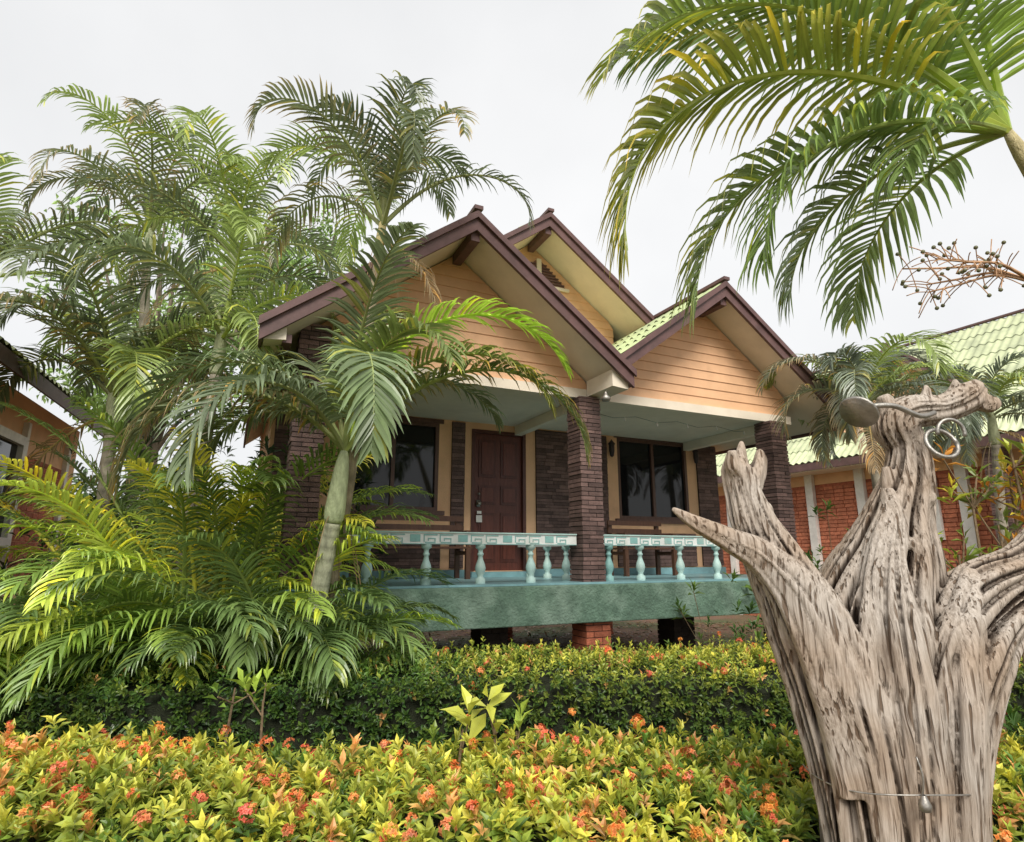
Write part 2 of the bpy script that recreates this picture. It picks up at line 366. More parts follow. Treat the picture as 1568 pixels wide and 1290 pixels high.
for k in range(6): box(m,-.3+k*.03,.3-k*.03,-.05,-.03,5.3+k*.06,5.335+k*.06)
m.build('dormer_louvre',M['barge'],D2)
# ------------------------------------------------------------------ left neighbour
H3=empty('neighbour_house.001',(-5.2,5.75,0),R(22))
zz=gable(H3,-3.3,5.9,-6.6,.0,.68,-2.5,5.5,'main',(.3,.32,.18))
m=MB(); box(m,-.75,-.6,-2.2,5.3,0,3.75); box(m,-6,-.75,-2.2,-2.05,0,3.7); box(m,-6,-.75,5.15,5.3,0,3.7); m.build('walls',M['stucco'],H3)
m=MB(); z=1.2
while z<2.95:
    y=2.85
    while y<4.6:
        w=random.uniform(.2,.3); box(m,-.6,-.585,y,min(y+w-.012,4.6),z,z+.07,bcol()); y+=w
    z+=.085
m.build('brick_facing',M['brick'],H3)
m=MB()
box(m,-.6,-.5,1.4,2.7,1.7,1.82);box(m,-.6,-.5,1.4,2.7,3.05,3.17);box(m,-.6,-.5,1.4,1.52,1.82,3.05);box(m,-.6,-.5,2.58,2.7,1.82,3.05)
box(m,-.6,-.53,4.62,4.75,0,3.4); box(m,-.6,-.53,2.74,2.83,0,3.4)
m.build('window_trim',M['white'],H3)
m=MB(); box(m,-.6,-.57,1.52,2.58,1.82,3.05); m.build('glass',M['glass'],H3)
siding(H3,-6,-.65,-2.22,3.6,zz,'gable')

# ------------------------------------------------------------------ foliage
def leaves(mb,B,D,Wd,L,W,C,droop=.15,fold=.25):
    n=len(B); L=np.broadcast_to(L,(n,))[:,None];W=np.broadcast_to(W,(n,))[:,None]
    N=nrm(np.cross(Wd,D)); N=np.where(N[:,2:3]<0,-N,N)
    mid=B+D*L*.5; l=mid+Wd*W*.5+N*W*fold; r=mid-Wd*W*.5+N*W*fold
    tip=B+D*L-N*L*droop
    V=np.stack([B,l,mid,r,tip],1).reshape(-1,3)
    i=np.arange(n)[:,None]*5
    F=np.concatenate([i+np.array([[0,2,1]]),i+np.array([[0,3,2]]),i+np.array([[1,2,4]]),i+np.array([[2,3,4]])],0)
    CC=np.repeat(C,5,axis=0)
    CC=CC*np.tile(np.array([.75,1.05,.85,1.05,1.1]),n)[:,None]
    mb.add(V,F,CC)
def perp(A):
    r=np.tile(np.array([.3,.5,.1]),(len(A),1))+RG.normal(0,.5,A.shape); u=nrm(r-A*np.sum(r*A,1,keepdims=True)); return u,np.cross(A,u)
def sprigs(mb,P,A,K,L,W,Cin,Cout,stem=.06):
    n=len(P);U,V=perp(A); ph0=RG.uniform(0,6.28,n); sc_=RG.uniform(.65,1.25,n); op=RG.uniform(-.25,.2,n)
    for k in range(K):
        f=k/(K-1); a=ph0+k*2.39996+RG.normal(0,.2,n)
        rad=np.cos(a)[:,None]*U+np.sin(a)[:,None]*V
        e=np.clip(.2+f*1.05+op+RG.normal(0,.22,n),-.3,1.45)[:,None]
        D=nrm(np.cos(e)*rad+np.sin(e)*A); Wd=nrm(np.cross(A,D)+RG.normal(0,.15,(n,3)))
        B=P+A*(stem*f-stem*.6)
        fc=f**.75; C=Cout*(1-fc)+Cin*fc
        C=C*RG.uniform(.75,1.25,(n,1))
        leaves(mb,B,D,Wd,L*sc_*RG.uniform(.75,1.15,n)*(1-.25*f),W*sc_*RG.uniform(.8,1.15,n)*(1-.2*f),C)
def sn(x,y,s=1.): return (np.sin(x*2.1*s+1.3)+np.sin(y*2.7*s+.4+x*1.1*s)+np.sin((x+y)*4.3*s)*.6+np.sin((x*1.7-y*3.1)*3.*s)*.5)/3.1
def hedge(name,p0,p1,hw,zt,dtop,dside,L,W,yel,flower,K=10,skip=None,bumpy=.05,pk=.1,side_y=.8):
    E=empty(name); p0=np.array(p0,float);p1=np.array(p1,float); T=p1-p0;LL=np.linalg.norm(T);T/=LL;Nn=np.array([-T[1],T[0]])
    core=MB(); nx=int(LL/.12)
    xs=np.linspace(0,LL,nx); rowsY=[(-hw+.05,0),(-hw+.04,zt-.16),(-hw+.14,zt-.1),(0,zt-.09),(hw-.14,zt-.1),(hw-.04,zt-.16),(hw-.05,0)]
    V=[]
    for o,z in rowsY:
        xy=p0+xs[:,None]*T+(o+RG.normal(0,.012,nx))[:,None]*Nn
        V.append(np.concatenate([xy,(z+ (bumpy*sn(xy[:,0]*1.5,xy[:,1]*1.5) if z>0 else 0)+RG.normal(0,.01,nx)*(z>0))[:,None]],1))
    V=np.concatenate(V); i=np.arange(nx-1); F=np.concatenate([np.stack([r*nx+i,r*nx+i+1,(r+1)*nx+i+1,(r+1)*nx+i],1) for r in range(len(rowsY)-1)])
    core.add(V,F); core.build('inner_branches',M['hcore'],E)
    mb=MB(); fl=MB()
    def batch(n,kind):
        t=RG.uniform(0,LL,n)
        if kind==0:
            o=RG.uniform(-hw,hw,n); xy=p0+t[:,None]*T+o[:,None]*Nn
            z=zt+bumpy*sn(xy[:,0]*1.5,xy[:,1]*1.5)-(np.abs(o)/hw)**4*.07+RG.normal(0,.03,n)
            z=z+(RG.uniform(0,1,n)<.06)*RG.uniform(.03,.1,n)
            A=nrm(np.stack([RG.normal(0,.28,n),RG.normal(0,.28,n),np.ones(n)],1)+np.concatenate([(np.sign(o)*(np.abs(o)/hw)**4*.8)[:,None]*Nn[None,:],np.zeros((n,1))],1))
        else:
            sg=-1 if kind==1 else 1
            h=RG.uniform(.08,1,n)**.7; z=zt*h-.03; o=sg*(hw-.0+RG.normal(0,.025,n)+.03*sn(t*3,z*4)); xy=p0+t[:,None]*T+o[:,None]*Nn
            A=nrm(np.concatenate([sg*Nn[None,:]*np.ones((n,1)),np.full((n,1),.55)],1)+RG.normal(0,.3,(n,3)))
        P=np.concatenate([xy,z[:,None]],1)
        if skip is not None: k=~skip(P); P=P[k];A=A[k]
        n=len(P)
        ye=np.clip(yel(P)+RG.normal(0,.28,n),0,1)[:,None]
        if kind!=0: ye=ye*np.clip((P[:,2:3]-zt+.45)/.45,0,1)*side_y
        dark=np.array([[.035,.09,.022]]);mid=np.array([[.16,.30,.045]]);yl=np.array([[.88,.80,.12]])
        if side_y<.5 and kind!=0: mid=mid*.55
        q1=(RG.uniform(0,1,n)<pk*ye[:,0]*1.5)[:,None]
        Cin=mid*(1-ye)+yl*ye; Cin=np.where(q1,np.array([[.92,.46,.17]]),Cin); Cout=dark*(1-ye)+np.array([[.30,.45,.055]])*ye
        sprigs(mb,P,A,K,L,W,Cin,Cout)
        q=RG.uniform(0,1,n)<flower(P)*(1 if kind==0 else .4); Pf=P[q]+A[q]*.045;Af=A[q]
        for j in range(len(Pf)):
            nn=random.choice((12,20,28)); d=nrm(RG.normal(0,1,(nn,3))+Af[j]*1.1); c=np.array([.95,.22+random.random()*.24,.08+random.random()*.08])*random.uniform(.85,1.1)
            u,v=perp(d); sz=.018*random.uniform(.65,1.35)
            Bp=Pf[j]+d*sz*1.5*RG.uniform(.6,1.15,(nn,1))
            C=np.tile(c,(nn,1))*RG.uniform(.7,1.25,(nn,1))
            leaves(fl,Bp-u*sz*.6,u,v,sz*1.25,sz*.6,C,droop=0,fold=0); leaves(fl,Bp-v*sz*.6,v,u,sz*1.25,sz*.6,C,droop=0,fold=0)
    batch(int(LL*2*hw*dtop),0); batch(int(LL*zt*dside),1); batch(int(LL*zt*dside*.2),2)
    mb.build('leaves',M['leaf'],E)
    if fl.n: fl.build('flowers',M['leaf'],E)
STX,STY=1.24,2.1
hedge('flowering_hedge',(-3.8,2.52),(4.0,2.62),.52,.72,560,440,.066,.026,
      lambda P:.60+.42*sn(P[:,0]*1.3,P[:,1]*1.3), lambda P:np.clip(.13+.10*sn(P[:,0]*1.1+2,P[:,1]),.03,.24),K=12,
      skip=lambda P:(np.hypot(P[:,0]-STX,P[:,1]-STY)<.30),bumpy=.06)
hedge('trimmed_hedge',(-7,4.1),(7,5.65),.5,.80,420,380,.05,.021,
      lambda P:np.clip(.02+.26*(P[:,0]+1.2),.0,.75)+.2*sn(P[:,0],P[:,1]),lambda P:np.clip(.018*(P[:,0]+1.2),0,.05),K=8,bumpy=.025,side_y=.35)
# ---- palm fronds
def frond(mb,base,az,el,length,droop,leaf=.42,n=44,col=(.06,.12,.035),roll=0.,g=.55,tipc=None,w=.034,curl=0.,lift=.3,pet=.14,pw=1.35):
    m=26; s=np.linspace(0,1,m); e=el-droop*s**pw; a=az+curl*s
    D=np.stack([np.cos(e)*np.cos(a),np.cos(e)*np.sin(a),np.sin(e)],1); st=length/(m-1)
    P=np.asarray(base,float)+np.concatenate([[[0,0,0]],np.cumsum(D[:-1]*st,0)])
    rc=np.array(col)*1.4+np.array([.16,.14,.03])
    tube(mb,P,np.linspace(1,.13,m)**1.3*.024*(length/2)**.6,6,rc,cap=False)
    n2=n*2; side=np.tile([1,-1],n); u=np.repeat(np.linspace(pet,.995,n),2)+RG.normal(0,.003,n2); u=np.clip(u,0,1)
    f=u*(m-1);i=np.minimum(f.astype(int),m-2);fr=(f-i)[:,None]
    B=P[i]*(1-fr)+P[i+1]*fr; T=nrm(D[i]*(1-fr)+D[i+1]*fr)
    aa=a[i]; S=np.stack([-np.sin(aa),np.cos(aa),np.zeros(n2)],1); N=nrm(np.cross(T,S))
    cr,sr=math.cos(roll),math.sin(roll); S,N=S*cr+N*sr,N*cr-S*sr
    q=(u-pet)/(1-pet); prof=np.sin(np.pi*np.clip(q*.84+.12,0,1))**.55
    ll=leaf*prof*RG.uniform(.85,1.08,n2)*np.where(RG.uniform(0,1,n2)<.04,.45,1); fw=(.35+.8*q)
    d0=nrm(T*fw[:,None]+S*side[:,None]*(1.0-.35*q)[:,None]+N*(lift+RG.normal(0,.1,n2))[:,None]+RG.normal(0,.055,(n2,3)))
    K=4; pts=[B];d=d0
    gg=g*RG.uniform(.7,1.35,n2)[:,None]
    for k in range(K):
        pts.append(pts[-1]+d*(ll/K)[:,None]); d=nrm(d+np.array([0,0,-1.])*gg*(.3+.4*k))
    ws=[.5,1.,.9,.55,.02]; c0=np.array(col); V=[];C=[]
    var=RG.uniform(.72,1.3,(n2,1)); yl=(RG.uniform(0,1,(n2,1))<.07)
    tc=np.array(tipc) if tipc is not None else c0*1.25
    for k in range(K+1):
        dk=nrm(pts[min(k+1,K)]-pts[max(k-1,0)]); wd=nrm(np.cross(dk,N)); up=np.cross(wd,dk); up=np.where((np.sum(up*N,1)<0)[:,None],-up,up)
        hw=w*ws[k]*.5
        V+= [pts[k]+wd*hw+up*hw*.5, pts[k], pts[k]-wd*hw+up*hw*.5]
        cc=(c0*(1-(k/K)**2)+tc*(k/K)**2)*var; cc=np.where(yl,cc*np.array([1.9,1.5,.8]),cc); C+=[cc,cc*1.12,cc]
    V=np.stack(V,1).reshape(-1,3);C=np.stack(C,1).reshape(-1,3); b=np.arange(n2)[:,None]*(3*(K+1)); F=[]
    for k in range(K):
        o=3*k; F.append(b+np.array([[o,o+1,o+4,o+3]])); F.append(b+np.array([[o+1,o+2,o+5,o+4]]))
    mb.add(V,np.concatenate(F),C)
GD=(.15,.19,.095); GM=(.23,.30,.085); BR=(.42,.29,.13)
def palm(name,base,crown,nf,flen,leaf=.42,explicit=(),col=GD,tr=.065,seed=0,shaft=.55,elr=(1.4,.35),dr=(1.9,2.7),nl=40,tcol=(.36,.32,.25),w=.03,pw=1.75,sc_=(.45,.48,.3)):
    E=empty(name,(0,0,0)); rr=random.Random(seed); c=np.array(crown,float); b=np.array([base[0],base[1],0.])
    t=MB(); n=60; dd=nrm(c-b); top=c-dd*shaft; mid=(b+top)/2+np.array([rr.uniform(-.1,.1),rr.uniform(-.08,.08),0])
    P=smoothpath([b,mid,top],n); rad=np.linspace(tr*1.25,tr*.85,n); rad=rad*(1+.03*(np.arange(n)%3==0)); rad[0]*=1.3
    col1=np.tile(np.array(tcol),(n,1))*(1-.28*(np.arange(n)%3==0))[:,None]*RG.uniform(.85,1.1,(n,1)); tube(t,P,rad,12,col1)
    P=smoothpath([top,(top+c)/2,c],12); tube(t,P,[tr*.9,tr*1.05,tr*1.12,tr*1.1,tr*1.05,tr*1.0,tr*.95,tr*.9,tr*.8,tr*.7,tr*.55,tr*.4],12,sc_)
    t.build('trunk',M['bark'],E,True)
    f=MB()
    for i in range(nf):
        q=i/max(nf-1,1); az=i*2.39996+seed*1.7+rr.uniform(-.25,.25); el=elr[0]+(elr[1]-elr[0])*q+rr.uniform(-.12,.12)
        cc=np.array(col)*rr.uniform(.7,1.35)
        if rr.random()<.25: cc=np.array(GM)*1.2
        tp=None
        if q>.4 and rr.random()<.4: tp=BR
        frond(f,c-dd*(.02+.14*q),az,el,flen*rr.uniform(.85,1.1)*(1-.2*(q<.1)),rr.uniform(*dr)*(.9+.15*q),leaf*rr.uniform(.85,1.1),nl,cc,rr.uniform(-.3,.3),rr.uniform(.3,.75),tp,curl=rr.uniform(-.4,.4),w=w,pw=pw)
    for e in explicit: frond(f,c,**e)
    for i in range(4):
        a=rr.uniform(0,6.28); q=c-dd*shaft*.9; pts=[q+np.array([math.cos(a)*k*.05,math.sin(a)*k*.05,.04*k-.03*k*k]) for k in range(6)]
        tube(f,smoothpath(pts,10),.004,4,(.4,.28,.14),cap=False)
    if nf>8:
        frond(f,c-dd*.3,rr.uniform(3,6),-.5,flen*.6,1.0,leaf*.8,26,(.33,.23,.12),0,1.2,w=.02)
    f.build('fronds',M['frond'],E)
palm('palm_tree',(-4.0,6.1),(-4.17,6.0,3.35),13,2.1,.48,seed=1,elr=(1.4,.6),nl=44,w=.032,dr=(2.2,3.0))
palm('palm_tree.001',(-4.9,7.6),(-5.05,7.5,6.1),12,2.3,.42,seed=2,elr=(1.4,.7),nl=36,dr=(2.3,3.1))
palm('palm_tree.002',(-3.75,7.2),(-3.6,7.0,5.5),12,2.3,.45,seed=3,elr=(1.4,.6),nl=38,dr=(2.2,3.1))
palm('palm_tree.003',(-3.3,6.1),(-3.1,6.0,4.0),11,1.9,.48,seed=4,elr=(1.3,.3),dr=(2.2,3.0))
palm('palm_tree.004',(-6.4,6.6),(-6.2,6.4,4.9),12,2.5,.45,seed=5,elr=(1.4,.6),dr=(2.2,3.0))
palm('palm_tree.005',(-1.75,5.35),(-1.24,5.2,4.85),12,1.85,.38,seed=6,elr=(1.52,.75),dr=(2.5,3.2),tr=.042,shaft=.4,nl=38,tcol=(.36,.3,.2),w=.026,sc_=(.5,.42,.2),pw=1.9)
A=lambda d:R(d)
palm('palm_tree.006',(-1.66,5.0),(-1.40,4.9,2.45),0,1.5,.42,seed=8,tr=.075,shaft=.6,tcol=(.42,.43,.3),sc_=(.42,.48,.28),explicit=[
 dict(az=A(-4),el=1.38,length=2.75,droop=2.7,leaf=.44,n=56,col=(.46,.66,.08),g=.35,w=.038,pw=1.4),
 dict(az=A(-14),el=1.1,length=2.3,droop=2.4,leaf=.40,n=48,col=GM,g=.5,w=.034,tipc=(.45,.4,.08)),
 dict(az=A(-10),el=.8,length=2.6,droop=2.4,leaf=.42,n=58,col=(.19,.26,.085),g=.6,w=.034,tipc=BR,pw=1.6),
 dict(az=A(-68),el=1.0,length=2.2,droop=2.9,leaf=.46,n=50,col=(.20,.27,.13),g=.35,w=.038,lift=.1),
 dict(az=A(-45),el=1.35,length=2.0,droop=2.6,leaf=.42,n=46,col=GM,g=.4,w=.036),
 dict(az=A(-112),el=.75,length=2.0,droop=2.5,leaf=.48,n=48,col=(.17,.22,.12),g=.6,w=.038),
 dict(az=A(-145),el=.75,length=2.1,droop=2.5,leaf=.48,n=48,col=GD,g=.8,w=.038,tipc=BR),
 dict(az=A(-168),el=1.15,length=2.2,droop=2.7,leaf=.48,n=48,col=(.16,.22,.10),g=.6,w=.036),
 dict(az=A(172),el=.8,length=1.7,droop=2.3,leaf=.45,n=44,col=GD,g=.7,w=.034),
 dict(az=A(80),el=1.5,length=2.3,droop=1.4,leaf=.4,n=46,col=GM,g=.4),
 dict(az=A(140),el=1.3,length=2.0,droop=2.0,leaf=.4,n=44,col=GD,g=.5),
 dict(az=A(-60),el=1.5,length=2.3,droop=1.9,leaf=.42,n=46,col=GD,g=.4,w=.034),
 dict(az=A(20),el=1.2,length=1.8,droop=2.4,leaf=.4,n=44,col=GD,g=.5)])
FC=(.22,.31,.08)
palm('palm_tree.007',(4.9,3.4),(3.07,3.2,4.16),0,1.8,.55,seed=11,tr=.062,shaft=1.1,col=FC,tcol=(.55,.45,.33),sc_=(.55,.47,.26),explicit=[
 dict(az=A(184),el=.48,length=3.25,droop=2.25,leaf=.70,n=66,col=(.30,.38,.07),g=.6,w=.036,tipc=(.75,.62,.1),pet=.2,pw=1.5,roll=.15),
 dict(az=A(166),el=.3,length=2.5,droop=1.9,leaf=.70,n=54,col=(.20,.30,.08),g=.75,w=.036,pet=.2,tipc=(.46,.46,.1)),
 dict(az=A(190),el=.75,length=3.0,droop=1.85,leaf=.68,n=58,col=(.24,.34,.07),g=.55,w=.036,tipc=(.6,.54,.1),pet=.2,roll=-.2),
 dict(az=A(176),el=.9,length=2.6,droop=1.5,leaf=.66,n=50,col=(.20,.29,.08),g=.55,w=.036,pet=.2),
 dict(az=A(150),el=.1,length=1.7,droop=1.6,leaf=.6,n=40,col=(.18,.26,.08),g=.9,w=.034,pet=.2),
 dict(az=A(200),el=.0,length=1.2,droop=1.2,leaf=.5,n=34,col=(.19,.28,.08),g=.9,w=.032,pet=.2),
 dict(az=A(100),el=.3,length=1.8,droop=1.8,leaf=.6,n=40,col=(.18,.26,.08),g=.9,w=.034,pet=.2),
 dict(az=A(186),el=.15,length=2.2,droop=1.7,leaf=.6,n=46,col=(.2,.3,.08),g=.8,w=.034,pet=.2),
 dict(az=A(205),el=1.15,length=2.6,droop=1.5,leaf=.65,n=48,col=(.24,.35,.07),g=.5,w=.036),
 dict(az=A(225),el=1.25,length=2.3,droop=1.2,leaf=.65,n=48,col=(.3,.44,.07),g=.4,w=.036)])
GG=(.19,.23,.16)
palm('palm_tree.008',(4.75,7.6),(4.6,7.5,3.65),15,1.65,.42,seed=12,col=GG,dr=(2.3,3.1),pw=1.5)
palm('palm_tree.009',(5.6,9.0),(5.7,8.8,3.9),12,1.6,.42,seed=13,col=GG,dr=(2.2,3.0),pw=1.5)
palm('palm_tree.010',(7.3,8.9),(7.2,8.7,3.75),12,1.5,.42,seed=14,col=GG,dr=(2.0,2.8),pw=1.5)
def clump(name,cx,cy,rx,ry,n,seed,lr,z0=.1,cols=None,elr=(.95,1.5),dr=(1.2,2.0),bias=-.25,zr=.5):
    E=empty(name); f=MB(); rr=random.Random(seed)
    for i in range(n):
        a=rr.uniform(0,6.28); q=rr.random()**.5; x=cx+math.cos(a)*rx*q; y=cy+math.sin(a)*ry*q
        az=math.atan2((y-cy)/ry*.8+rr.uniform(-.5,.5)+bias,(x-cx)/rx+rr.uniform(-.5,.5)); col=rr.choice(cols)
        zz0=z0+rr.uniform(0,zr)
        frond(f,(x,y,zz0),az,rr.uniform(*elr),rr.uniform(*lr),rr.uniform(*dr),rr.uniform(.32,.42),40,np.array(col)*rr.uniform(.8,1.2),rr.uniform(-.3,.3),rr.uniform(.35,.7),w=.026,curl=rr.uniform(-.5,.5),pet=.22)
    for i in range(14):
        x=cx+rr.uniform(-rx,rx)*.6;y=cy+rr.uniform(-ry,ry)*.6; tube(f,smoothpath([(x,y,0),(x+rr.uniform(-.1,.1),y,.5),(x+rr.uniform(-.2,.2),y,1.0)],8),.02,7,(.2,.24,.08),cap=False)
    f.build('fronds',M['frond'],E)
AC=[(.24,.37,.085),(.32,.46,.085),(.18,.27,.08),(.14,.22,.07),(.48,.58,.09)]
clump('areca_palm_bush',-2.95,5.6,1.0,.35,54,3,(1.6,2.4),cols=AC,bias=-.5,elr=(1.0,1.5),dr=(1.4,2.3))
clump('areca_palm_bush.001',-4.5,5.3,.9,.35,34,4,(1.2,1.9),cols=AC,elr=(.9,1.4),dr=(1.4,2.3),zr=.25)
clump('areca_palm_bush.002',-3.15,6.0,.9,.25,40,9,(2.2,2.9),z0=.3,cols=[(.65,.62,.08),(.42,.54,.07),(.22,.33,.07),(.15,.23,.06)],elr=(1.3,1.55),dr=(1.1,1.9))
clump('areca_palm_bush.003',-2.1,5.35,.45,.22,30,12,(1.4,2.0),cols=[(.18,.27,.08),(.14,.22,.07),(.28,.42,.08)],elr=(.9,1.4),dr=(1.4,2.3))
# ---- broadleaf trees
def tree(name,base,h,clumps,leafL,col,nleaf=260,seed=0):
    E=empty(name); rr=random.Random(seed); t=MB(); b=np.array([*base,0.]); top=b+np.array([0,0,h*.6])
    tube(t,smoothpath([b,(b+top)/2+np.array([.15,0,0]),top],14),np.linspace(.2,.09,14),9,(.2,.16,.12))
    f=MB()
    for (x,y,z,r) in clumps:
        c=np.array([x,y,z]); st=b+np.array([0,0,h*rr.uniform(.3,.6)]); tube(t,smoothpath([st,(st+c)/2+np.array([0,0,.3]),c],10),np.linspace(.07,.015,10),6,(.2,.16,.12))
        n=int(nleaf*r*r); d=nrm(RG.normal(0,1,(n,3))); q=r*RG.uniform(.35,1.08,(n,1))*(1+.25*np.sin(d[:,:1]*7+x*3)*np.cos(d[:,2:3]*6+y))
        P=c+d*q*np.array([1,1,.8]); D=nrm(d*.5+RG.normal(0,.6,(n,3))+np.array([0,0,-.2])); u,v=perp(D)
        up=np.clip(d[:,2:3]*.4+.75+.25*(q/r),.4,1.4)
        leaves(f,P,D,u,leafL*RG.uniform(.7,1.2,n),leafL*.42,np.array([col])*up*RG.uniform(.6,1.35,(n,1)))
    t.build('trunk_and_limbs',M['bark'],E,True); f.build('crown',M['leaf'],E)
rr=random.Random(5)
def cl(cx,cy,cz,rx,ry,rz,n,r0,r1):
    o=[]
    for i in range(n):
        a=rr.uniform(0,6.28);q=rr.random()**.5;zz_=rr.uniform(-1,1); k=math.sqrt(max(0,1-zz_*zz_*.8)); o.append((cx+math.cos(a)*rx*q*k,cy+math.sin(a)*ry*q*k,cz+zz_*rz,rr.uniform(r0,r1)))
    return o
tree('broadleaf_tree',(-8.7,14),10,cl(-8.9,14,7.8,2.6,1.5,2.8,28,.5,1.0),.2,(.32,.47,.14),360,1)
tree('broadleaf_tree.001',(-4.8,12.5),9,cl(-5.3,13,6.9,2.2,1.2,2.7,26,.5,.95),.17,(.28,.43,.12),360,2)
f=MB();E=empty('distant_trees')
for (x0,x1,yc,n) in ((-34,-8,24,46),(6,44,30,46),(-12,10,34,30)):
    for i in range(n):
        c=np.array([rr.uniform(x0,x1),yc+rr.uniform(-3,3),rr.uniform(.5,3.6)]); r=rr.uniform(1.2,2.2); k=200
        d=nrm(RG.normal(0,1,(k,3)));P=c+d*r*RG.uniform(.5,1.1,(k,1)); D=nrm(RG.normal(0,1,(k,3)));u,v=perp(D)
        leaves(f,P,D,u,.42,.2,np.array([[.08,.14,.05]])*(.8+.4*d[:,2:3])*RG.uniform(.6,1.4,(k,1)))
f.build('foliage',M['leaf'],E)
f=MB(); n=7000; P=np.stack([RG.uniform(-7,8,n),RG.uniform(3.5,15,n),RG.uniform(.006,.03,n)],1); D=nrm(np.stack([RG.normal(0,1,n),RG.normal(0,1,n),RG.normal(0,.15,n)],1)); u=nrm(np.cross(D,np.array([0,0,1.])))
lc=np.array([(.3,.17,.08),(.4,.26,.13),(.2,.11,.06),(.12,.14,.05)])[RG.integers(0,4,n)]
leaves(f,P,D,u,RG.uniform(.08,.18,n),.05,lc*RG.uniform(.6,1.2,(n,1)),droop=-.05); f.build('leaf_litter',M['leaf'],None)
def shrub(name,spots,L,W,colsA,n,rad,seed=0,stems=True,K=8):
    E=empty(name); f=MB(); t=MB(); r_=random.Random(seed)
    for (x,y,z) in spots:
        g0=np.array([x+r_.uniform(-.1,.1),y+r_.uniform(-.05,.05),0]); c=np.array([x,y,z])
        if stems: tube(t,smoothpath([g0,(g0+c)/2+np.array([r_.uniform(-.05,.05),0,0]),c],10),np.linspace(.014,.005,10),6,(.2,.14,.08))
        P=c+RG.normal(0,rad,(n,3)); 
        for j in range(n):
            if stems and j<6: tube(t,smoothpath([c-np.array([0,0,rad*1.5]),P[j]],4),.004,5,(.2,.14,.08))
        A_=nrm(RG.normal(0,.35,(n,3))+np.array([0,0,1.]))
        ci=np.array([r_.choice(colsA) for _ in range(n)])
        sprigs(f,P,A_,K,L,W,ci,ci*.7,stem=.08)
    f.build('leaves',M['leaf'],E)
    if stems: t.build('stems',M['bark'],E)
YL=[(.75,.6,.05),(.5,.55,.06),(.75,.33,.05),(.22,.3,.05)]
shrub('croton_shrub',[(2.35,3.05,1.95),(2.5,3.1,1.75),(2.2,3.0,1.6),(2.55,3.0,2.15),(2.4,2.95,1.45),(2.6,3.1,1.95)],.12,.035,YL,7,.08,1,K=7)
shrub('green_shrub',[(2.0+.2*i+rr.uniform(-.05,.05),2.45+.25*(i%2),.6+.18*(i%4)) for i in range(14)],.14,.045,[(.07,.16,.025),(.13,.26,.04),(.2,.32,.04)],10,.13,2)
shrub('young_mango_sprout',[(-1.43,3.3,.93),(-1.3,3.35,.86)],.14,.05,[(.42,.58,.08),(.28,.46,.08)],2,.05,3,K=6)
shrub('young_mango_sprout.001',[(-.22,2.9,.84),(-.08,2.95,.87),(.02,2.9,.83)],.15,.055,[(.75,.78,.12),(.5,.66,.1)],2,.05,4,K=6)
shrub('garden_shrub',[(2.2+.5*i,7.0+.25*i,.75+.1*(i%3)) for i in range(5)]+[(3.6,7.6,1.1),(4.0,7.7,1.2),(4.2,8,1.6)],.16,.05,[(.1,.2,.045),(.17,.28,.05)],12,.22,6,stems=True)
shrub('garden_shrub.001',[(-5.6+.45*i,7.4,1.2+.45*(i%4)) for i in range(9)],.16,.05,[(.04,.08,.03),(.07,.12,.04),(.1,.17,.05)],45,.42,7,stems=False)

# ------------------------------------------------------------------ dead stump
def grooves(seed,n,depth):
    r_=np.random.default_rng(seed); ph=(np.arange(n)+r_.uniform(-.42,.42,n))*2*np.pi/n; tw0=r_.uniform(-.35,.35)
    par=[(p,tw0+r_.uniform(-.12,.12),r_.uniform(0,6.28),r_.uniform(1.,2.4),r_.uniform(.03,.065),depth*r_.uniform(.35,1.25),r_.uniform(-.6,.25),r_.uniform(.85,1.5)) for p in ph]
    a0=r_.uniform(0,6.28); lob=r_.uniform(0,6.28,4)
    def f(phi,s):
        out=np.ones((len(s),len(phi)))
        sway=.14*np.sin(a0+5*s)+.03*np.sin(a0+14*s)
        for (p,tw,a,fr,w,dp,s0,s1) in par:
            c=p+tw*s+sway+.045*np.sin(a+fr*s*5)
            d=(phi[None,:]-c[:,None]+np.pi)%(2*np.pi)-np.pi
            env=np.clip((s-s0)/.15,0,1)*np.clip((s1-s)/.15,0,1)
            ww=w*(1+.35*np.sin(fr*5*s+a))[:,None]
            out-=dp*env[:,None]*np.exp(-np.abs(d/ww)**1.5)
        out+=.07*np.sin(3*(phi[None,:]-sway[:,None])+lob[0]+1.5*s[:,None])+.045*np.sin(7*(phi[None,:]-sway[:,None])+lob[1])+.02*np.sin(17*s[:,None]+2*phi[None,:])
        return np.clip(out,.42,1.4)
    return f
st=MB(); Y=STY
